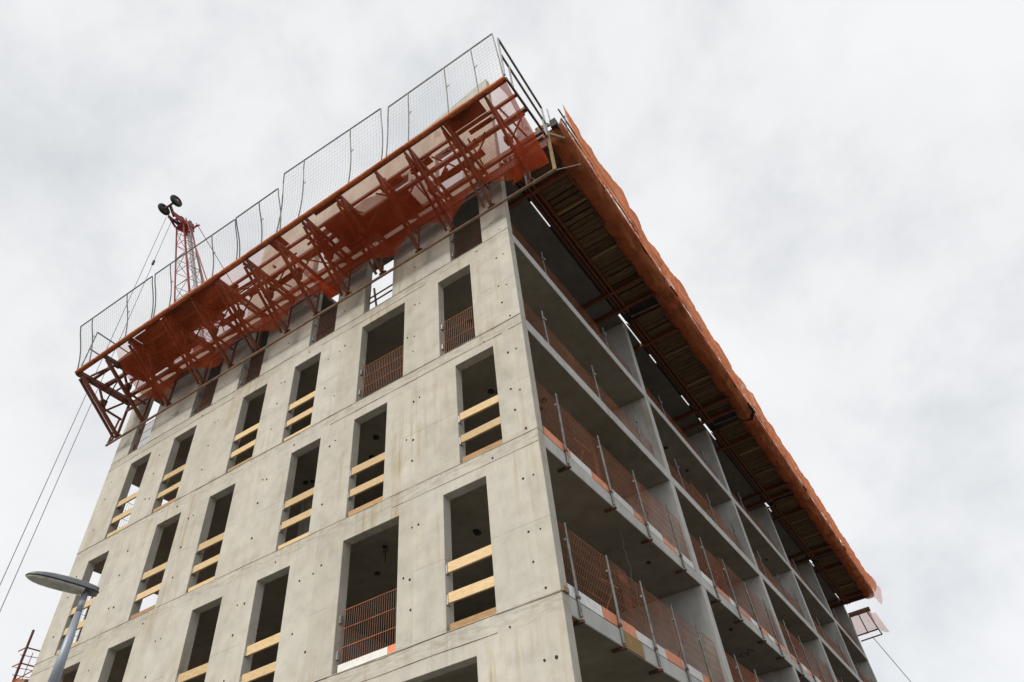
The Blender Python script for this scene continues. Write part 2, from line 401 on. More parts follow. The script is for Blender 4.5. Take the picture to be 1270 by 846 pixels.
# grout lips along the pour joints
for k in range(1, 7):
    for dz, amp in ((0.0, 0.010), (-0.27, 0.006)):
        if k == 6 and dz < 0: continue
        mb = MB(); prev = None
        segs = 90
        for i in range(segs+1):
            x = LX + (0-LX)*i/segs
            z = ZF(k) + dz + 0.022*nz(x*0.7, k*3.1, dz) - (0.0 if dz else 0.004)
            d = 0.004 + amp*max(0, 0.35+nz(x*2.7, k*1.7, 5+dz)) 
            hgt = 0.004 + 0.014*abs(nz(x*1.9, k, 9))
            ring = [(x,-0.003,z-hgt),(x,-0.003-d,z-hgt*0.4),(x,-0.003-d,z+hgt*0.4),(x,-0.003,z+hgt)]
            b = len(mb.v); mb.v += ring
            mid = x - (0-LX)/segs/2
            hole = False
            for kk in (k, k-1):
                if 0 <= kk < 6:
                    for a, c in OPEN[kk]:
                        lo, hi = ZF(kk)+0.02, ZF(kk)+2.5
                        if a-0.05 < mid < c+0.05 and lo < z+0.02 < hi+0.04: hole = True
            if prev is not None and not hole and nz(x*0.25, k*7.7, dz*3) > (-0.6 if dz == 0 else 0.0):
                for q in range(3): mb.f.append((prev+q, b+q, b+q+1, prev+q+1))
                mb.f.append((prev+3, b+3, b, prev))
            prev = b
        mb.build('joint_lip', M['joint'], bld, kind='stuff')
# slabs (the last one is the shuttered deck of the storey being cast)
for k in range(0, 6):
    z = ZF(k)
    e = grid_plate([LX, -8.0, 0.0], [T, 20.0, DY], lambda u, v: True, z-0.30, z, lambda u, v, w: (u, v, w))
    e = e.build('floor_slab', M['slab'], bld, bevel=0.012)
    e.data.materials.append(M['slab_shaded'])
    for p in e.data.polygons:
        if abs(p.normal.z) > 0.9: p.material_index = 1  # floor and ceiling faces take the concrete with painted-in shade
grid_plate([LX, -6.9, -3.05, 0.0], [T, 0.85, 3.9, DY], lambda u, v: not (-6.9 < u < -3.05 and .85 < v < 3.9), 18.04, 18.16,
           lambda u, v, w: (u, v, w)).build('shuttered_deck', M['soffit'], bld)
# cross walls between the bays, seen end-on as fins
for k in range(0, 6):
    for j in range(1, 6):
        y0 = FIN0 + j*PITCH + 0.03; y1 = FIN0 + j*PITCH + FW
        if j == 5: y1 = DY
        zt = ZF(k+1)-0.30 if k < 5 else 18.04
        MB().box(LX, -0.004, y0, y1, ZF(k), zt).build('cross_wall', M['slab'], bld, bevel=0.012)
    zt = ZF(k+1)-0.30 if k < 5 else 18.04
    MB().box(-7.75, -7.55, 4.2 if k == 5 else 1.6, FIN0+PITCH, ZF(k), zt).build('core_wall', M['slab'], bld)
    MB().box(-7.75, -7.55, FIN0+PITCH+FW, DY-0.5, ZF(k), zt).build('core_wall', M['slab'], bld)
# tie holes of the shuttering
mb = MB(); rnd = random.Random(3)
for k in range(6):
    for x, zr in ((-0.22,(0.10,1.05,2.12)),(-0.42,(0.60,1.15,2.14)),(-2.83,(0.60,1.12,2.15)),(-2.66,(2.15,)),(-5.24,(0.6,2.12)),(-5.05,(2.2,)),(-5.62,(1.02,2.06)),
                  (-7.35,(0.62,1.5,2.15)),(-7.18,(2.12,)),(-9.92,(0.6,1.4,2.15)),(-9.74,(2.15,)),(-12.25,(0.65,1.5,2.14)),(-12.05,(0.62,)),(-14.45,(0.6,1.6,2.2)),(-3.0,(1.2,)),(-0.95,(2.78,)),(-6.4,(2.75,)),(-10.6,(2.76,))):
        for q in zr:
            xx = x + rnd.uniform(-.03,.03); zz = ZF(k)+q+rnd.uniform(-.04,.04)
            if any(a-0.06 < xx < b+0.06 for a, b in OPEN[k]) and q < 2.56: continue
            r = rnd.uniform(.016,.027)
            mb.bar((xx,-0.0065,zz),(xx,0.02,zz), r, n=8)
            rnd.random(); rnd.uniform(.02,.05)
mb.build('tie_hole', M['hole'], bld, kind='stuff')
# rust-stained shutter board left on the slab edge, wedge at the corner, and holes in the fins
MB().box(0.001, 0.016, 1.93, 2.72, 5.76, 6.05).build('rusty_edge_board', plain('rust_stained_board', (0.30,0.17,0.05), (0.44,0.29,0.11), 0.8, 0, 4, (1,8,1)), bld)
MB().box(-0.06, 0.03, 0.03, 0.20, 6.06, 6.14).build('timber_wedge', M['timber_old'], bld)

# ------------------------------------------------------------------ window guards in the front wall
ROWS = {5: 'row behind the net', 4: 'top row below the net', 3: 'second row below the net', 2: 'third row below the net'}
ORD = ['first', 'second', 'third', 'fourth', 'fifth', 'sixth']
def timber_guard(k, i):
    a, b = OPEN[k][i]; z = ZF(k) + 0.02; wid = b - a
    g = thing('timber_guardrail', f'pale pine planks barring the {ORD[i]} window from the corner, {ROWS[k]}', 'guardrail',
              'plank guardrails in the window openings', ((a+b)/2, 0.06, z))
    for zr, hh in ((1.08, 0.18), (0.55, 0.17)):
        t = rnd.uniform(-.012,.012)
        p = MB().box(-wid/2+0.035, wid/2-0.006, -0.035, 0.012, -hh/2, hh/2).build('plank', M['timber'], g, bevel=0.004)
        p.location = (0, rnd.uniform(-.004,.004), zr+rnd.uniform(-.015,.015)); p.rotation_euler = (rnd.uniform(-.03,.03), t, 0)
    MB().box(-wid/2+0.05, wid/2-0.004, -0.04, 0.02, 0.004, rnd.uniform(.085,.13)).build('sill_board', M['timber_brown'] if rnd.random() < .5 else M['timber'], g, bevel=0.004)
    br = MB()
    for zr in (1.07, 0.54):
        MB().box(-wid/2+0.002, -wid/2+0.034, -0.045, 0.05, zr-0.10, zr+0.06).build('bracket', M['galv'], g)
def mesh_guard(k, i, toe=False, dull=False):
    a, b = OPEN[k][i]; z = ZF(k) + 0.02; wid = b - a
    g = thing('mesh_guard', f'rust wire mesh in the {ORD[i]} window from the corner, {ROWS[k]}', 'mesh guard',
              'wire mesh guards in the window openings', ((a+b)/2, 0.11, z))
    z0 = 0.17 if toe else 0.05; x0, x1 = -wid/2+0.05, wid/2-0.02
    for q in (z0, 0.45, 0.78, 1.12):
        MB().bar((x0,0,q),(x1,0,q), 0.007 if q not in (z0,1.12) else 0.009, n=6).build('rail', M['wire_rust'] if k < 5 else M['wire_brown'], g)  # rails behind the net get a darker wire colour for the shade there
    w = MB(); n = int((x1-x0)/0.05)
    for q in range(n+1):
        x = x0 + (x1-x0)*q/n; w.bar((x,0.012,z0),(x,0.012,1.12), 0.0055, n=5)
    w.build('wire', M['wire_brown'], g, kind='stuff')
    for zr in (0.95, 0.32):
        MB().box(-wid/2+0.002, -wid/2+0.045, -0.05, 0.03, zr-0.06, zr+0.08).build('bracket', M['galv'], g)
    if toe:
        MB().box(x0, x1-0.22, -0.03, -0.005, 0.01, 0.16).build('toe_board', M['toe_white'], g)
        MB().box(x1-0.218, x1, -0.03, -0.005, 0.015, 0.165).build('toe_board', M['toe_orange'], g)
for i in (0,2,3,4,5): mesh_guard(5, i)
tg = thing('tube_guard', 'two thin dark tubes across the opening that shows white sky', 'guardrail', None, (-4.05, 0.16, ZF(5)))
for zr in (0.52, 0.74): MB().bar((-0.46,0,zr),(0.49,0,zr+.01), 0.022, n=8).build('tube', M['steel_dark'], tg)
MB().bar((-0.2,0.06,0.02),(-0.38,0.06,1.15), 0.03, n=8).build('upright', M['galv_dark'], tg)
mesh_guard(4, 0); mesh_guard(4, 1)
for i in (2,3,4,5): timber_guard(4, i)
for i in range(6): timber_guard(3, i)
timber_guard(2, 0); mesh_guard(2, 1, True)
for i in (2,3,4,5): timber_guard(2, i)

# ------------------------------------------------------------------ loggia edge barriers on the long side
BAY = ['bay nearest the corner', 'second bay from the corner', 'third bay from the corner', 'fourth bay from the corner', 'bay farthest from the corner']
LEV = {5: 'top loggia row', 4: 'second loggia row from top', 3: 'third loggia row from top', 2: 'fourth loggia row from top'}
def wire_panel(ln, hgt):
    w = MB()
    n = max(4, int(ln/0.062))
    for q in range(n+1):
        y = ln*q/n; w.bar((0,y,0),(0,y,hgt), 0.0042, n=4, up=(0,1,0))
    for q in range(8):
        z = hgt*q/7; w.bar((0.006,0,z),(0.006,ln,z), 0.006 if q in (0,7) else 0.0045)
    return w
panel_cache = {}
for k in (5, 4, 3, 2):
    for j in range(5):
        y0 = T+0.04 if j == 0 else FIN0+j*PITCH+FW+0.04
        y1 = FIN0+(j+1)*PITCH
        z = ZF(k)
        g = thing('edge_barrier', f'rust mesh barrier, {LEV[k]}, {BAY[j]}', 'barrier', 'mesh barriers along the open loggia edges', (0, y0, z))
        ln = y1-y0; npan = 3; hg = {5: 0.9, 4: 1.0, 3: 1.45, 2: 1.28}[k]
        pl = ln/npan + 0.16
        key = (round(pl,2), hg)
        if key not in panel_cache: panel_cache[key] = wire_panel(pl, hg).mesh('mesh_panel', M['wire_rust'])
        for q in range(npan):
            o = share('mesh_panel', panel_cache[key], g, ((-0.09 if k < 4 else -0.19)+0.02*(q % 2)+rnd.uniform(-.01,.01), max(0.0, q*ln/npan-0.08) if q < 2 else ln-pl, 0.04+rnd.uniform(-.03,.03)), (rnd.uniform(-.02,.02), rnd.uniform(-.05,.03), rnd.uniform(-.012,.012)))
        # scaffold-tube posts clamped to the slab edge
        npost = {5: 2, 4: 3, 3: 4, 2: 5}[k] if j < 3 else {5: 2, 4: 2, 3: 3, 2: 3}[k]
        for q in range(npost):
            py = (q+0.42)*ln/npost + rnd.uniform(-.08,.08) if not (k == 2 and j == 0) else 0.22+1.42*q
            tx, ty = rnd.uniform(-.03,.01), rnd.uniform(-.04,.05)
            hp = {5: 0.95, 4: 1.15, 3: 1.45, 2: 1.3}[k]
            if k >= 4:
                p = MB().bar((-0.03,py,0.0),(-0.03+tx,py+ty,hp), 0.020, n=8)
            else:
                p = MB().bar((0.028,py,-0.26),(0.028+tx,py+ty,hp-0.28), 0.026, n=8)
                p.bar((0.028+tx*.8,py+ty*.8,hp-0.32),(0.028+tx,py+ty,hp), 0.019, n=8)
            po = p.build('post', M['galv_dark'], g, smooth=False)
            c = MB().bar((0.0+tx*.7,py+ty*.7-0.045,hp-0.30),(0.0+tx*.7,py+ty*.7+0.045,hp-0.30), 0.024, n=6)
            c.build('coupler', M['galv'], po)
            if k < 4:
                MB().box(-0.20, 0.06, py-0.03, py+0.03, -0.345, -0.304).build('clamp', M['steel_dark'], po)
                MB().box(0.003, 0.05, py-0.04, py+0.04, 0.02, 0.06).build('clamp', M['steel_dark'], po)
        if k < 4:
            # printed toe boards, orange and white by turns
            yy = 0.0; white = (j+k) % 2 == 0
            while yy < ln-0.1:
                e = min(ln, yy + (rnd.uniform(.5,1.3)))
                hh = rnd.uniform(.12,.17)
                bo = MB().box(-0.024,-0.004, 0, e-yy-0.012, 0, hh+0.04).build('toe_board', M['toe_white'] if white else M['toe_orange'], g)
                bo.location = (0, yy, 0.012); bo.rotation_euler = (rnd.uniform(-.006,.006), rnd.uniform(-.06,.03), 0)
                yy = e; white = not white
        # propping struts behind the mesh
        if k < 4:
            for q in range(2):
                py = ln*(q+.6)/2.3
                MB().bar((-0.10,py,0.75),(-0.75,py+0.3,0.02), 0.014, n=6).build('brace', M['wire_rust'], g)
                MB().bar((-0.11,py-.35,0.85),(-0.11,py+.35,0.92), 0.012, n=6).build('brace', M['wire_rust'], g)

for k in (4, 3, 2):
    g = thing('edge_barrier', f'distant rust mesh barrier seen through the end window, {ROWS[k]}', 'barrier', None, (LX+0.08, 0.3, ZF(k)))
    for q in range(3):
        share('mesh_panel', panel_cache[min(panel_cache, key=lambda c: abs(c[1]-1.28))], g, (0.02*(q % 2), q*2.4, 0.04), scale=(1.6, 1, 1.55))
        MB().bar((-0.05,0.5+q*2.4,0),(-0.05,0.5+q*2.4,2.1), 0.024, n=8).build('post', M['galv_dark'], g)
# cast-in boxes and hooks in the soffits behind the window openings
rb = random.Random(11)
for k in (2, 3, 4):
    zc = ZF(k+1)-0.30
    for a, b in OPEN[k]:
        for q in range(2):
            x = (a+b)/2 + rb.uniform(-1.6,-.2); y = rb.uniform(0.8,2.6)
            MB().bar((x,y,zc-0.035),(x,y,zc+0.02), rb.uniform(.045,.075), n=10).build('ceiling_box', M['hole'], bld)
    for q in range(3):
        x = rb.uniform(-6,-1); y = rb.uniform(0.9,1.8)
        MB().bar((x,y,zc-0.28),(x,y,zc), 0.012, n=6).bar((x-.06,y,zc-0.02),(x+.06,y,zc-.02), 0.015, n=6).build('ceiling_hook', M['steel_dark'], bld)
    for j in range(4):
        for q in range(3):
            x = rb.uniform(-2.2,-.4); y = FIN0+j*PITCH+rb.uniform(1.2,6.5)
            MB().bar((x,y,zc-0.03),(x,y,zc+0.02), rb.uniform(.05,.08), n=10).build('ceiling_box', M['hole'], bld)
# faint marks chalked on a soffit
MB().ring((-0.84, 13.06, 8.746), (0,0,1), 0.13, 0.02, 16, 4, .1).build('chalk_mark', M['hole'], bld)
MB().path([(-0.66,13.0,8.746),(-0.60,12.72,8.746),(-0.52,12.78,8.746),(-0.50,13.0,8.746)], 0.016, 4).build('chalk_mark', M['hole'], bld)
# cable hanging in the loggia
pts = [(-0.25+0.05*nz(i*.5,2), 3.55+0.10*nz(i*.35,7)+i*0.012, 8.74-i*0.1) for i in range(22)]
hc = MB().path(pts, 0.008, 5).build('hanging_cable', M['cable'])
hc['label'] = 'thin grey cable dangling from the soffit of the near bottom loggia'; hc['category'] = 'cable'

# ------------------------------------------------------------------ bracket platform along the front wall
YO, ZO = -2.10, 17.28            # outer edge of the platform
XL, XR = -14.55, 1.58
wp = thing('bracket_platform', 'red oxide steel bracket platform jutting from the front wall behind orange net', 'work platform', None, (0, -0.3, 17.3))
wp.location = (0, 0, 0)
BX = [-14.45,-13.25,-12.05,-10.50,-9.35,-8.25,-7.10,-6.0,-4.85,-3.65,-2.45,-1.36,-0.20,0.95]
for n_, x in enumerate(BX):
    br = MB().bar((x,-0.10,ZO-0.06),(x,YO+0.02,ZO-0.06), 0.055, 0.12).build('bracket', M['steel_red'], wp, bevel=0.006)     # chord
    MB().bar((x,-0.34,15.72),(x,-0.34,17.22), 0.055, 0.07, up=(0,1,0)).build('post', M['steel_red'], br)
    MB().bar((x+0.02,-0.36,15.78),(x+0.02,YO+0.10,ZO-0.16), 0.075, 0.09).build('strut', M['steel_red'], br)
    MB().bar((x-0.045,-0.95,16.42),(x-0.045,-0.40,17.18), 0.045, 0.06).build('brace', M['steel_red'], br)
    MB().bar((x-0.045,-0.95,16.42),(x-0.045,-1.42,17.18), 0.045, 0.06).build('brace', M['steel_red'], br)
    MB().bar((x+0.05,-0.42,16.35),(x+0.05,-1.02,16.40), 0.045, 0.055).build('brace', M['steel_red'], br)
    if n_ % 3 != 1:
        MB().bar((x-0.17,-0.36,15.80),(x-0.15,YO+0.12,ZO-0.16), 0.05, 0.07).build('strut', M['steel_red'], br)
        MB().bar((x-0.16,-0.15,ZO-0.04),(x-0.16,YO+0.06,ZO-0.04), 0.045, 0.10).build('chord', M['steel_red'], br)
    MB().bar((x-0.05,-1.05,16.52),(x+0.55,-1.18,ZO), 0.035, 0.035).build('brace', M['steel_dark'], br)
    MB().box(x-0.05,x+0.05,-1.74,-1.56,ZO-0.20,ZO-0.10).build('splice_plate', M['steel_dark'], br)
    MB().box(x-0.11,x+0.06,-1.20,-1.02,16.52,16.72).build('splice_plate', M['steel_dark'], br)
    MB().bar((x-0.10,-0.30,15.78),(x+0.10,-0.30,15.78), 0.045, n=8).build('foot_pin', M['steel_dark'], br)
for y, w, hh, mt in ((-1.62,0.07,0.09,'steel_red'),(-1.18,0.10,0.12,'steel_red'),(-0.44,0.09,0.15,'steel_red'),(-0.16,0.05,0.16,'steel_dark')):
    MB().bar((XL,y,ZO+0.055),(XR,y,ZO+0.055), w, hh).build('ledger', M[mt], wp)
MB().bar((XL,-0.47,ZO+0.145),(XR,-0.47,ZO+0.145), 0.03, 0.025).build('ledger', M['timber_old'], wp)
MB().box(XL+0.2, XR-0.02, -0.30, -0.27, 16.80, 17.22).build('kick_board', plain('red_brown_board', (0.15,0.05,0.028), (0.22,0.08,0.045), 0.7, 0, 4, (0.5,3,3)), wp)
MB().bar((XL+0.1,-0.36,16.75),(XR,-0.36,16.75), 0.05, 0.09).build('ledger', M['steel_red'], wp)
# outer edge: channel, timber nosing and the rolled-up net
MB().bar((XL-0.1,YO,ZO),(XR+0.02,YO,ZO), 0.07, 0.12).build('edge_channel', M['steel_red'], wp)
MB().bar((XL-0.05,YO+0.06,ZO+0.12),(XR+0.02,YO+0.06,ZO+0.12), 0.05, 0.035).build('edge_board', M['black'], wp)
# end frames
MB().bar((XL-0.05,YO,ZO-0.04),(XL-0.05,-0.30,ZO-0.10), 0.06, 0.11).build('end_beam', M['steel_red'], wp)
MB().bar((XR,YO,ZO+0.06),(XR,-0.18,ZO+0.12), 0.05, 0.09).build('end_beam', M['steel_dark'], wp)
for d in (0.5, 0.95, 1.5):
    MB().bar((XL+0.05, -0.4-d*0.9, ZO+0.07),(XL+1.6, -0.4-d*0.75, ZO+0.07), 0.05, 0.05).build('trimmer', M['steel_red'], wp)
# deck sheets that are already laid
decks = [(-13.6,-12.15,-1.62,-0.55),(-12.15,-10.6,-1.95,-0.60),(-10.6,-8.4,-2.05,-1.20),(-10.2,-9.3,-1.2,-0.9),(-4.75,-3.7,-1.55,-0.5),(-3.7,-2.2,-1.15,-0.45),(-0.35,0.75,-2.06,-1.66),(-6.35,-5.9,-2.05,-1.66)]
for i, (x0, x1, y0, y1) in enumerate(decks):
    MB().box(x0, x1-0.02, y0, y1, ZO+0.125+0.004*(i % 2), ZO+0.15+0.004*(i % 2)).build('deck_sheet', M['ply'], wp)
# the brown tube along the foot of the brackets and its end posts
MB().bar((-15.0,-0.30,15.69),(XR+0.06,-0.30,15.69), 0.036, n=10).build('foot_tube', M['brown_tube'], wp, smooth=True)
MB().bar((XR+0.02,-0.30,15.66),(XR+0.02,-0.16,17.62), 0.07, 0.07, up=(0,1,0)).build('end_post', M['timber_old'], wp)
MB().bar((XR+0.02,-0.16,17.60),(XR+0.26,0.35,17.86), 0.06, 0.09).build('end_post', M['timber_old'], wp)
MB().bar((XR-0.75,-0.28,15.74),(XR-0.75,-0.34,17.2), 0.04, 0.05, up=(0,1,0)).build('end_post', M['galv_dark'], wp)
MB().bar((XR+0.02,-0.28,15.69),(XR+0.55,0.10,15.95), 0.012, n=6).build('tie_rod', M['galv'], wp)
MB().bar((-14.95,-0.30,15.69),(-14.62,-0.38,16.55), 0.03, n=8).build('end_post', M['steel_red'], wp)
MB().bar((-15.0,-0.30,15.69),(-14.5,-0.36,15.80), 0.03, n=8).build('end_post', M['steel_red'], wp)
for x in (-1.2, 0.35): MB().bar((x,-0.12,19.30),(x+0.75,-0.12,19.30), 0.028, n=8).build('tie_tube', M['steel_dark'], wp)
# clamps, ledger ends and odd ends of tube lying on the ledgers
for i in range(34):
    x = rnd.uniform(XL+0.4, XR-0.3); y = rnd.choice((-1.62,-1.18,-0.9,-1.4)); a = rnd.uniform(-.5,.5)
    l = rnd.uniform(.08,.30)
    MB().bar((x,y,ZO+rnd.uniform(-.02,.14)),(x+l*math.cos(a),y+l*math.sin(a),ZO+rnd.uniform(-.05,.16)), rnd.uniform(.03,.07)).build('clamp', M['steel_dark'], wp)
for x, l in ((-9.2,1.6),(-8.7,1.2),(-11.9,0.9)):
    for q in range(3): MB().bar((x,-1.42+q*.07,ZO+0.13),(x+l+q*.1,-1.36+q*.05,ZO+0.15), 0.024, n=6).build('loose_tube', M['steel_dark'], wp)

for i in range(16):
    x = -13.0 + i*0.93 + rnd.uniform(-.2,.2)
    MB().bar((x,-1.45+rnd.uniform(-.2,.2),ZO+0.12),(x+rnd.uniform(-.35,.35),-0.12,ZO+rnd.uniform(.7,1.5)), 0.026, n=7).build('prop', M['steel_red'], wp)
for i in range(22):
    x = rnd.uniform(XL+0.8, XR-1.4); l = rnd.uniform(.35,1.3); y = rnd.choice((-1.95,-1.4,-1.02,-0.75)) + rnd.uniform(-.06,.06); a = rnd.uniform(-.06,.06)
    b_ = MB().box(0, l, -rnd.uniform(.06,.16), rnd.uniform(.05,.12), 0, 0.035).build('loose_board', M['ply'], wp)
    b_.location = (x, y, ZO+0.16+0.04*(i % 3)); b_.rotation_euler = (0, 0, a)
rl = thing('rolled_net', 'bright orange roll of net lashed along the outer platform edge', 'net roll', None, (0, 0, 0))
x = XL-0.06; i = 0
while x < XR-0.05:
    x2 = min(XR, x+rnd.uniform(.95,1.25)); mb = MB(); nn = 8; prev = None
    for q in range(7):
        xx = x+(x2-x)*q/6; r = 0.066+0.010*nz(xx*2.3,1)-0.010*(1 if q in (0,6) else 0)
        zc = ZO-0.005-0.015*math.sin(math.pi*q/6); b = len(mb.v)
        for a in range(nn):
            t = 2*math.pi*a/nn; rr = r*(1+.10*nz(xx*5,a*1.3))
            mb.v.append((xx, YO-0.05+rr*math.cos(t), zc+rr*math.sin(t)))
        if prev is not None: mb.f += [(prev+a, prev+(a+1) % nn, b+(a+1) % nn, b+a) for a in range(nn)]
        prev = b
    mb.build('roll_length', M['roll'], rl, smooth=True)
    x = x2; i += 1

# net slung under the brackets
NX0, NX1 = -12.7, XR
feet = [-12.05,-9.70,-7.30,-5.07,-3.10,-1.36,0.78,NX1]
def netP(u, v):
    x = NX0 + (NX1-NX0)*u
    lo = max([f for f in [NX0-0.8]+feet if f <= x+1e-6]); hi = min([f for f in feet+[NX1+1e-3] if f >= x-1e-6])
    s = 0 if hi-lo < 1e-3 else (x-lo)/(hi-lo)
    arch = math.sin(math.pi*s)**1.6
    vmax = 0.93 - 0.17*arch*(1 if x < 0.7 else 0.12) + 0.03*nz(x*0.8, 4)
    t = v*vmax
    y = YO - 0.04 + (1.76)*t; z = ZO - 0.02 - 1.50*t
    sag = 0.16*math.sin(math.pi*v)*(0.6+0.5*arch) + 0.05*nz(x*1.3, t*2.5, 2) + 0.03*nz(x*4.1, t*3, 8)
    return (x + 0.05*nz(x*2, t*4, 11), y - 0.6*sag, z - 0.75*sag)
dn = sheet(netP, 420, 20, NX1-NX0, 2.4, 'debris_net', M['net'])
dn['label'] = 'see-through orange debris net slung under the bracket platform on the front wall'; dn['category'] = 'debris net'
# doubled strip and bunched folds at the near end
nb = thing('bunched_net', 'dense orange net gathered in folds at the near end of the bracket platform', 'debris net', None, (0, 0, 0))
def foldP(u, v):
    t = v*0.97
    y = YO - 0.06 + 1.76*t; z = ZO - 0.02 - 1.50*t
    wdt = 0.12 + 1.75*max(0, v-0.42)**1.15 + 0.5*max(0, 0.20-v)
    x = XR - 0.01 - wdt*(1-u)
    k = math.sin(math.pi*min(1, v*1.02))
    w_ = math.sin(u*11+v*2)+0.5*math.sin(u*23+v*5)
    return (x, y - 0.06*k - 0.035*w_*(0.3+k), z - 0.04*k + 0.03*w_*k - (0.10*math.sin(math.pi*u) if v > .5 else 0)*(v-.5)*-2)
sheet(foldP, 40, 40, 0.9, 2.4, 'net_fold', M['net_bunch'], nb)
def lapP(u, v):
    t = 0.30+0.67*v
    x = -5.75 + 0.62*v + 0.06*nz(v*3, 1) + (0.16+0.34*v*v)*(u-0.5)
    return (x, YO-0.10+1.76*t-0.05*math.sin(u*9+v*4), ZO-0.16-1.44*t+0.05*math.sin(u*9+1))
sheet(lapP, 16, 24, 0.5, 2.2, 'net_fold', M['net_bunch'], nb)
def lap2P(u, v):
    x = -4.75+3.5*u+0.35*(v-.5)
    t = 0.24+0.60*v+0.05*nz(u*5,v)
    return (x, YO-0.13+1.74*t, ZO-0.22-1.46*t+0.05*nz(x*2, t*3))
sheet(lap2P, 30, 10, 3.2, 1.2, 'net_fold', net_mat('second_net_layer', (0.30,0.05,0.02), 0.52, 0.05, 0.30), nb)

# guard fence on the platform: five clip-on mesh panels and an end rail
def fence_panel(pb, pt_, which, posts):
    """pb/pt_ bottom-left, bottom-right / top-left, top-right corners"""
    bl, brr = map(Vector, pb); tl, tr = map(Vector, pt_)
    g = thing('mesh_fence_panel', f'galvanised mesh fence panel on the platform edge, {which}', 'fence panel', 'mesh fence panels along the platform edge', tuple(bl))
    def P(u, v):
        p = (bl.lerp(brr, u)).lerp(tl.lerp(tr, u), v)
        bow = 0.07*math.sin(math.pi*min(1, v*1.15))*(1 if which[0] != 'n' else 0.35)
        return p + Vector((0, bow, 0)) - bl
    fr = MB(); fr.bar(P(0,1), P(1,1), 0.020, n=6); fr.build('top_rail', M['galv_dark'], g)
    for u in (0.0, 1.0)+tuple(posts):
        MB().path([P(u, q/6) for q in range(7)], 0.019 if u in (0.0,1.0) else 0.018, 6).build('post', M['galv_dark'], g)
    w = MB(); ln = (brr-bl).length; n = int(ln/0.10)
    for q in range(1, n):
        pp = [P(q/n, j/4) for j in range(5)]
        for a, b in zip(pp[:-1], pp[1:]): w.bar(a, b, 0.0028)
    for q in range(0, 17):
        w.bar(P(0, q/16.5), P(1, q/16.5), 0.0026)
    w.build('wire', M['galv_wire'], g, kind='stuff')
    for u in posts:
        c = P(u, 0.62); MB().ring(c+Vector((0.05,0,-.02)), (0,1,0), 0.045, 0.007, 10, 5).build('hook', M['galv_dark'], g)
YB = YO - 0.0; ZB = ZO + 0.06
fence_panel(((-14.75,-2.08,ZB),(-11.20,-2.08,ZB)), ((-14.62,-2.62,18.98),(-11.08,-2.60,18.95)), 'farthest from the near corner', (0.17,0.66))
fence_panel(((-11.10,-2.08,ZB),(-7.55,-2.08,ZB)), ((-11.00,-2.58,19.0),(-7.52,-2.52,19.0)), 'second from the far end', (0.20,0.72))
fence_panel(((-7.42,-2.08,ZB),(-5.85,-2.08,ZB)), ((-7.45,-2.54,18.98),(-5.80,-2.50,19.05)), 'short one in the middle of the row', (0.55,))
fence_panel(((-5.95,-2.12,ZB),(-2.22,-2.12,ZB)), ((-5.72,-2.48,19.78),(-2.06,-2.46,19.55)), 'tall one standing above its neighbours', (0.22,0.70))
fence_panel(((-2.10,-2.08,ZB),(1.52,-2.08,ZB)), ((-1.80,-2.44,19.35),(1.56,-2.38,19.45)), 'nearest the building corner', (0.20,0.55,0.80))
rg = thing('end_rail', 'dark grey tube guardrail closing the near end of the platform', 'guardrail', None, (XR+0.03, YO, ZB))
a0, a1 = (0, -0.05, 0.0), (0, 1.95, 0.02)
for z0, z1 in ((2.12, 1.66), (1.12, 0.78)):
    MB().bar((0,-0.1,z0),(0,1.95,z1), 0.030, n=8).build('rail', M['galv_dark'], rg)
for y, z in ((-0.1,2.12),(0.25,1.05),(1.80,0.85),(1.95,1.66)): MB().bar((0,y,-0.05),(0,y,z), 0.026, n=8).build('post', M['galv'], rg)
el = thing('far_end_rail', 'grey tube guardrail closing the far end of the platform', 'guardrail', None, (-14.3, YO, ZB))
for z in (1.5, 0.75): MB().bar((0,-0.1,z),(0,1.7,z-.1), 0.022, n=8).build('rail', M['galv_dark'], el)
for y in (-0.1, 1.7): MB().bar((0,y,0),(0,y,1.5), 0.022, n=8).build('post', M['galv_dark'], el)

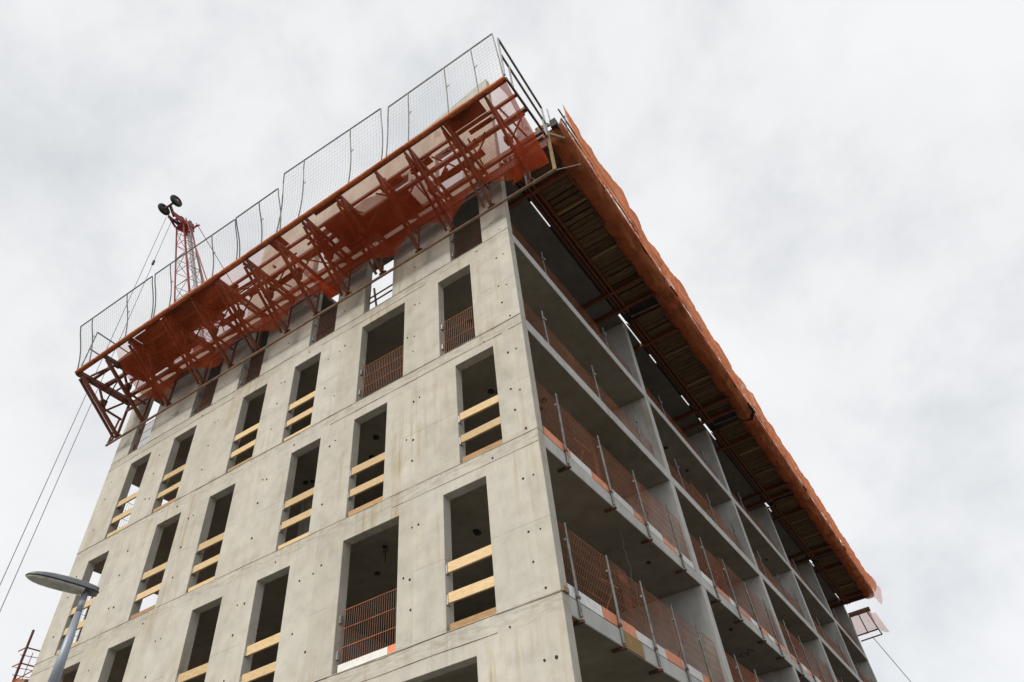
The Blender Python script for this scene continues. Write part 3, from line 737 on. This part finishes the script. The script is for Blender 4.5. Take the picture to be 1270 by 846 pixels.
# ------------------------------------------------------------------ wrapped platforms along the long side
SEC = [(0.10,7.15),(7.72,14.80),(15.62,22.60),(23.20,30.25),(30.85,38.05)]
SECW = ['nearest the corner', 'second from the corner', 'third from the corner', 'fourth from the corner', 'at the far end']
plank_mesh = []
for q in range(5):
    w = (0.17,0.185,0.16,0.19,0.175)[q]
    mb = MB().box(0.20, 1.72+0.03*q, -w/2, w/2, -0.022, 0.022)
    plank_mesh.append(mb.mesh('plank', M['plank']))
NETS = []
for s, (y0, y1) in enumerate(SEC):
    ln = y1-y0
    g = thing('edge_platform', f'plank decked formwork platform hung outside the top storey, {SECW[s]}', 'work platform', 'plank decked platforms along the long side', (0, y0, 18.0))
    y = 0.1; q = 0
    while y < ln-0.1:
        share('plank', plank_mesh[(q*3+s) % 5], g, (rnd.uniform(-.05,.05), y, 0.10+rnd.uniform(-.015,.02)), (rnd.uniform(-.06,.06), 0, rnd.uniform(-.012,.012)))
        y += rnd.choice((0.19,0.20,0.21,0.205,0.235)); q += 1
    MB().box(0.09, 1.95, 0.0, ln, 0.150, 0.172).build('deck_sheet', M['ply'], g)
    for xx in (0.26, 0.40): MB().bar((xx,0,0.0),(xx,ln,0.0), 0.07, 0.13).build('side_rail', M['steel_red'], g)
    MB().bar((0.14,0.05,0.03),(0.14,ln-0.3,0.03), 0.10, 0.10).build('side_rail', M['steel_dark'], g)
    for yy in (1.22, ln-0.25, ln-1.1):
        MB().bar((-1.3,yy,-0.02),(1.65,yy,-0.02), 0.11, 0.15).build('cross_beam', M['steel_red'], g)
    for yy in (ln*0.33, ln*0.62): MB().bar((0.45,yy,0.035),(1.7,yy,0.035), 0.06, 0.07).build('cross_beam', M['timber_old'], g)
    MB().bar((1.42,0,0.02),(1.42,ln,0.02), 0.06, 0.10).build('side_rail', M['steel_dark'], g)
    for q in range(4):
        yy = 0.4+q*(ln-0.8)/3; MB().bar((1.92,yy,0.0),(1.98,yy,1.15), 0.024, n=6).build('post', M['galv_dark'], g)
    for zz in (0.6, 1.12): MB().bar((1.95,0.1,zz),(1.97,ln-0.1,zz), 0.022, n=6).build('guard_rail', M['galv_dark'], g)
    # wall-side filler strips, leaving the odd slit of daylight
    cuts = [[(1.5,2.6)],[(-.3,1.3),(1.9,2.5),(4.8,5.6),(6.6,7.0)],[(0.0,0.6),(6.9,7.0)],[(0.1,0.6)],[(0.0,0.6),(5.2,6.4)]][s]
    yy = 0.0
    for a, b in cuts+[(ln, ln+1)]:
        a = max(a, 0); 
        if a-yy > 0.05: MB().box(0.006, 0.088, yy, min(a, ln), 0.06, 0.10).build('filler_strip', M['black'], g)
        if b < ln+.5: MB().box(0.056, 0.088, max(a, yy), b, 0.062, 0.098).build('filler_strip', M['black'], g)
        yy = b
    # gap behind this platform: crossing tube, dark board
    if s < 4:
        ny = SEC[s+1][0]-y0
        MB().bar((0.35,ln+0.34,0.04),(1.9,ln+0.42,0.04), 0.035, n=8).build('gap_tube', M['brown_tube'] if s != 1 else M['galv_dark'], g)
        MB().box(0.66, 2.0, ln+0.004, ny-0.004, 0.12, 0.15).build('gap_board', M['black'], g)
        MB().box(0.07, 0.655, ln+0.004, ny-0.004, 0.16, 0.19).build('gap_board', M['black'], g)
    # net wrapped round the outer edge: a hammock under the deck edge and a curtain over the rail
    y_end = ln + (0.60 if s < 4 else 0.1)
    def lowP(u, v, y0=y0, s=s):
        yy = y0-0.08+(y_end+0.08)*u
        P_ = [(1.36,0.01),(1.52,-0.07),(1.72,-0.07),(1.90,0.05),(1.98,0.24)]
        f = v*4; i = min(int(f), 3); q = f-i
        x = P_[i][0]*(1-q)+P_[i+1][0]*q; z = P_[i][1]*(1-q)+P_[i+1][1]*q
        b = math.sin(math.pi*v)
        lace = abs(math.sin(yy*math.pi/1.75+s))            # pulled tight at the lashings
        x += 0.10*nz(yy*0.9, 1, s)*(1-v) + 0.10*b*nz(yy*0.6, v*2, 5+s) + 0.035*nz(yy*2.7, v*4, 3)*(0.4+b) + 0.014*nz(yy*9, v*7, 1)
        z += -0.10*b*lace + 0.09*nz(yy*1.4, 3+s, v*2)*(0.3+b) + 0.02*nz(yy*6, v*5, s)
        if v > 0.7: z += (v-.7)/.3*(0.10*nz(yy*1.3, 6, s) + 0.06*nz(yy*3.9, 2, s))
        return (x, yy, 18.0+z)
    def topP(u, v, y0=y0, s=s):
        yy = y0-0.10+(y_end+0.10)*u
        # v = 0 hangs loose near the deck, v = 1 folds in over the rail
        P_ = [(2.00,0.16),(2.09,0.52),(2.12,1.0),(2.09,1.42),(2.01,1.62),(1.84,1.46)]
        f = v*5; i = min(int(f), 4); q = f-i
        x = P_[i][0]*(1-q)+P_[i+1][0]*q; z = P_[i][1]*(1-q)+P_[i+1][1]*q
        k = 1-v
        crest = abs(math.sin(yy*math.pi/2.35+s*1.7))
        x += 0.14*nz(yy*0.40, 2, s) + 0.09*nz(yy*1.5, v*3, 7+s) + 0.03*nz(yy*5.2, v*4, 1) + 0.012*nz(yy*13, v*9, 4)
        z += -0.22*crest*v + 0.16*v*nz(yy*0.33, 6, s) + k*k*(0.20*nz(yy*0.8, 8, s) + 0.10*nz(yy*2.6, 5, s) + 0.05*nz(yy*7, 3, s)) + 0.05*nz(yy*2.1, 1, v*2+s)
        if s == 0 and u < 0.20:
            q = ((0.20-u)/0.20)**1.3
            x += (2.10-x)*q; z += (1.28-z)*q; yy += 0.22*q
        if s == 4 and u > 0.9: z -= (u-0.9)*4.5*v; x += (u-0.9)*1.6*math.sin(math.pi*v)
        return (x, yy, 18.0+z)
    dnt = thing('debris_net', f'rumpled orange net wrapped round the outer edge of the platform {SECW[s]}', 'debris net', 'orange nets wrapped round the side platforms')
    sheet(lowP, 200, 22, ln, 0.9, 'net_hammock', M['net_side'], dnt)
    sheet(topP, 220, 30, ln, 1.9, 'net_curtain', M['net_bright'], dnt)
# thin net scrap trailing past the far platform
def tailP(u, v):
    return (1.75+0.35*v+0.25*u+0.1*nz(u*4, v*3), 38.05+1.3*u, 18.15+0.95*v-0.5*u*u+0.12*nz(u*3,v*4,2))
tn = sheet(tailP, 14, 12, 1.3, 1.3, 'net_scrap', M['net_thin']); tn['label'] = 'pale loose flap of net trailing beyond the last side platform'; tn['category'] = 'debris net'
# near end of the side platforms: black board, uprights
eb = thing('end_board', 'black board standing on edge at the near end of the side platforms', 'board', None, (1.75, 0.02, 17.95))
MB().box(-0.05, 0.12, -0.10, 0.55, 0.0, 0.34).build('board', M['black'], eb)
MB().bar((-0.35,-0.35,-0.2),(-0.1,-0.05,0.28), 0.06, 0.10).build('rail', M['timber_old'], eb)
MB().bar((-0.05,0.0,0.3),(-0.05,0.0,1.15), 0.02, n=6).build('upright', M['galv'], eb)

# hanging cage beyond the far end
cg = thing('hanging_cage', 'small netted steel cage hanging at the far end of the long side', 'cage', None, (0, 38.75, 16.3))
for a, b in (((0.05,0,1.15),(1.25,0,1.22)),((-0.05,0,0),(1.25,0,0.05)),((0.62,0,0),(0.55,0,1.2)),((1.25,0,0.05),(1.05,0,1.3)),((-0.05,0,0),(0.02,0,1.2)),
             ((-0.05,1.1,0),(1.25,1.1,0.05)),((1.25,0,0.05),(1.25,1.1,0.05))):
    MB().bar(a, b, 0.06).build('frame_bar', M['steel_dark'], cg)
MB().bar((0.0,0,1.25),(1.3,0,1.28), 0.08, 0.26).build('head_beam', M['steel_dark'], cg)
def cageP(u, v):
    p = [(-0.05,0),(1.3,0),(1.75,0.5)][0:3]
    if u < .7: x, y = -0.05+1.32*u/.7, -0.03
    else: x, y = 1.27+0.45*(u-.7)/.3, -0.03+0.8*(u-.7)/.3
    return (x - (0.25*v if u > .7 else 0.05*v), y, -0.02+1.28*v+0.06*nz(u*5,v*4)+(-0.05 if u > .7 else 0))
sheet(cageP, 20, 10, 2.0, 1.3, 'cage_net', M['net_thin'], cg)
gy = MB().bar((0.7,39.4,16.25),(6.2,60,0.0), 0.02, n=5).build('guy_wire', M['cable']); gy['label'] = 'thin wire running down from the cage at the far end'; gy['category'] = 'cable'

# ------------------------------------------------------------------ crane behind the building
cr_ = thing('lattice_crane', 'red lattice crane boom with two black wheels at its head', 'crane', None, (-22.17, 15.29, 0.0))
base = Vector((0,0,1.6)); tipw = Vector((-22.08, 2.30, 36.25)) - Vector((-22.17, 15.29, 0))
ax = (tipw-base).normalized(); bx = Vector((1,0,0)); bx = (bx-ax*bx.dot(ax)).normalized(); by = ax.cross(bx)
LB = (tipw-base).length
def hw(d):      # half width at distance d below the head
    return 0.29 + min(d, 9.0)/9.0*0.52
def cp(d, i):
    w = hw(d); sx, sy = ((-1,-1),(1,-1),(1,1),(-1,1))[i]
    return tipw - ax*d + bx*(w*sx) + by*(w*sy*0.9)
for i in range(4):
    MB().bar(cp(0,i), cp(9,i), 0.046, n=8).bar(cp(9,i), cp(LB,i), 0.050, n=8).build('chord', M['crane_red'], cr_)
lc = MB(); d = 0.35; flip = 0
while d < LB-1:
    st = 0.95 if d < 9 else 1.4
    for i in range(4):
        j = (i+1) % 4
        lc.bar(cp(d,i), cp(d,j), 0.017, n=5)
        a, b = (i, j) if flip else (j, i)
        lc.bar(cp(d,a), cp(d+st,b), 0.016, n=5)
    d += st; flip = 1-flip
lc.build('lacing', M['crane_red'], cr_, kind='stuff')
MB().bar(tipw-ax*9.0+by*0.4+bx*.25, tipw-ax*0.6+by*0.2+bx*0.15, 0.12, n=10).build('hose_tube', M['galv'], cr_)
MB().bar(tipw-ax*9.3+by*0.2+bx*.3, tipw-ax*7.8+by*0.2+bx*0.25, 0.30, n=8).build('winch', M['steel_dark'], cr_)
hd = MB()
for s_ in (-1, 1):
    hd.bar(tipw+bx*(0.26*s_)-ax*0.3+by*0.35, tipw+bx*(0.26*s_)+ax*0.30+by*0.35, 0.06, 0.22)
    hd.bar(tipw+bx*(0.26*s_)+ax*0.05+by*0.40, tipw+bx*(0.20*s_)+ax*0.52-by*0.85, 0.05, 0.20)
    hd.bar(tipw+bx*(0.28*s_)+ax*0.0-by*0.35, tipw+bx*(0.20*s_)+ax*0.42-by*0.75, 0.05, 0.14)
    hd.bar(tipw+bx*(0.30*s_)-ax*0.05+by*0.35, tipw+bx*(0.42*s_)+ax*0.30+by*0.75, 0.05, 0.10)
hd.bar(tipw-bx*0.36, tipw+bx*0.36, 0.6, 0.12, up=tuple(ax))
hd.bar(tipw-bx*0.30+ax*0.36+by*0.25, tipw+bx*0.30+ax*0.36+by*0.25, 0.16, 0.14, up=tuple(ax))
hd.bar(tipw-bx*0.42+ax*0.2+by*0.6, tipw+bx*0.42+ax*0.2+by*0.6, 0.10, 0.10)
hd.build('boom_head', M['crane_red'], cr_)
for q in range(3):
    c = tipw+bx*(-0.14+0.14*q)+ax*0.36-by*0.25
    MB().ring(c, tuple(bx), 0.20, 0.045, 16, 6).build('sheave', M['steel_dark'], cr_)
Lw = Vector((-22.17,15.29,0))
w1 = Vector((-22.23,0.95,36.62))-Lw; w2 = Vector((-21.52,1.10,37.02))-Lw
axle = (w2-w1).normalized(); axw = Vector((1,0.06,0.1)).normalized()
MB().bar(w1, w2, 0.07, n=8).bar((w1+w2)/2, tipw+ax*0.45-by*0.6, 0.10, 0.16).build('axle', M['steel_dark'], cr_)
for c in (w1, w2):
    wh = MB().ring(c, tuple(axw), 0.27, 0.125, 24, 10, 0.9).build('wheel', M['tyre'], cr_, smooth=True)
    MB().bar(c-axw*0.06, c+axw*0.06, 0.19, n=16).build('rim', M['steel_dark'], wh)
    MB().bar(c-axw*0.10, c+axw*0.10, 0.06, n=10).build('hub', M['galv'], wh)
MB().bar(tipw+ax*0.3+bx*0.45+by*0.5, Vector((1.6,4.6,22.0)), 0.02, n=5).build('stay', M['crane_red'], cr_)
MB().bar(tipw+ax*0.3+bx*0.45-by*0.2, tipw-ax*16+bx*3.6+by*0.5, 0.035, n=5).build('stay', M['crane_red'], cr_)
MB().bar(tipw+ax*0.2+bx*0.50, tipw-ax*16+bx*2.6+by*0.2, 0.03, n=5).build('stay', M['cable'], cr_)
MB().bar((-5,-1.5,0.0),(5,-1.5,0.0), 0.9, 1.0).bar((-5,2.5,0.0),(5,2.5,0.0), 0.9, 1.0).build('crawler_track', M['steel_dark'], cr_)
MB().box(-2,2,-1.6,5.2,0.6,2.6).build('superstructure', M['crane_red'], cr_, bevel=0.08)
for q, p in enumerate(((-22.41,1.31,36.36),(-22.40,1.66,36.27))):
    r = MB().bar((p[0],p[1],0.1), p, 0.013, n=6).build('hoist_rope', M['cable'])
    r['label'] = ('outer of the two plumb steel ropes hanging from the crane head', 'inner plumb steel rope, with a small weight near its top, hanging from the crane head')[q]
    r['category'] = 'rope'
MB().bar((-22.40,1.66,32.4),(-22.40,1.66,32.7), 0.07, n=8).build('rope_weight', M['steel_dark'], bpy.data.objects['hoist_rope.001'])

# ------------------------------------------------------------------ street lamp
lp = thing('street_lamp', 'grey street lamp with a flat oval head in front of the building', 'street lamp', None, (-3.84, -4.75, 0.0))
HZ = 5.69
po = MB()
prof_ = [(0.0,0.10),(0.9,0.10),(0.95,0.075),(4.55,0.060),(5.45,0.036),(HZ-0.02,0.033)]
for (a, ra), (b, rb) in zip(prof_[:-1], prof_[1:]): po.bar((0,0,a),(0,0,b), ra, n=20, r2=rb)
po.build('pole', M['pole'], lp, smooth=True)
hdir = Vector((-0.21, -0.60, 0.0)).normalized(); side = Vector((-hdir.y, hdir.x, 0)); upv = Vector((0,0,1))
def loft(secs, n, close=True):
    mb = MB(); prev = None
    for sec in secs:
        b = len(mb.v); mb.v += [tuple(p) for p in sec]
        if prev is not None: mb.f += [(prev+i, prev+i+1, b+i+1, b+i) for i in range(n-1)]
        prev = b
    return mb
SECT = [(-0.125,0.030,0.020),(-0.12,0.070,0.062),(-0.06,0.088,0.070),(0.03,0.104,0.076),(0.14,0.117,0.078),(0.26,0.124,0.076),(0.38,0.124,0.070),(0.48,0.114,0.060),(0.56,0.094,0.046),(0.615,0.062,0.030),(0.64,0.030,0.016),(0.648,0.006,0.006)]
n = 17
def head_pt(d, w, hh, t, tilt=0.09):
    return hdir*d + side*(0.92*w*math.cos(t)) + upv*(HZ + 0.02 + d*tilt + 1.15*hh*abs(math.sin(t))**0.5)
top_ = loft([[head_pt(d,w,hh,math.pi*i/(n-1)) for i in range(n)] for d, w, hh in SECT], n)
hdo = top_.build('lamp_head', M['lamp_grey'], lp, smooth=True)
rim = MB()
for sgn in (1, -1):
    pts = [hdir*d+side*(0.92*w*sgn)+upv*(HZ+0.018+d*0.09) for d, w, hh in SECT]
    rim.path(pts, 0.008, 6)
rim.build('gasket', M['rubber'], hdo)
bot = loft([[hdir*d+side*(w*0.89*math.cos(math.pi*i/(n-1)))+upv*(HZ+0.016+d*0.09-(0.012 if d < .08 else 0.040)*(w/0.13)*math.sin(math.pi*i/(n-1))**0.8) for i in range(n)] for d, w, hh in SECT if d < 0.04], n)
bot.build('spigot_housing', M['lamp_grey'], hdo, smooth=True)
len_ = loft([[hdir*d+side*(w*0.88*math.cos(math.pi*i/(n-1)))+upv*(HZ+0.014+d*0.09-0.052*(w/0.13)*math.sin(math.pi*i/(n-1))**0.8) for i in range(n)] for d, w, hh in SECT if d > 0.02], n)
len_.build('lens', M['lens'], hdo, smooth=True)
MB().bar((0,0,HZ-0.10),(0,0,HZ+0.03), 0.036, n=14).build('collar', M['lamp_grey'], lp)

# ------------------------------------------------------------------ scaffold at the far left corner
sc = thing('scaffold_tower', 'brown tube scaffold with orange sheet past the far left corner', 'scaffold', None, (-16.0, 0.3, 0))
for x, y, z in ((0,-0.15,10.3),(0.0,0.42,9.95),(-1.2,-0.15,9.4),(-1.2,0.85,9.4)): MB().bar((x,y,0),(x+0.02,y,z), 0.035, n=8).build('standard', M['steel_dark'], sc)
for z in (2,4,6,8,8.95,9.45,9.85):
    MB().bar((0,-0.15,z),(0,0.85,z), 0.018, n=6).build('ledger', M['wire_rust'], sc)
    MB().bar((0,-0.15,z),(-0.35,-0.15,z), 0.018, n=6).build('ledger', M['wire_rust'], sc)
MB().bar((0.05,-0.15,9.0),(0.05,0.8,9.9), 0.016, n=6).build('brace', M['wire_rust'], sc)
MB().box(-1.2,0.7,-0.2,1.2,8.80,8.86).build('deck', M['timber_old'], sc)
sheet(lambda u, v: (0.04+0.5*u+0.02*nz(u*4,v*3), -0.18+1.3*u, 8.2+0.85*v+0.1*u), 10, 6, 1.5, 0.8, 'sheet', M['net_side'], sc)
for y in (0.02, 0.2, 0.32): MB().bar((0.05,y,8.9),(0.05,y+.02,9.75), 0.010, n=5).build('bar', M['crane_red'], sc)
for z in (9.12, 9.3, 9.62): MB().bar((0.05,-0.25,z),(0.05,0.5,z+.05), 0.009, n=5).build('bar', M['crane_red'], sc)
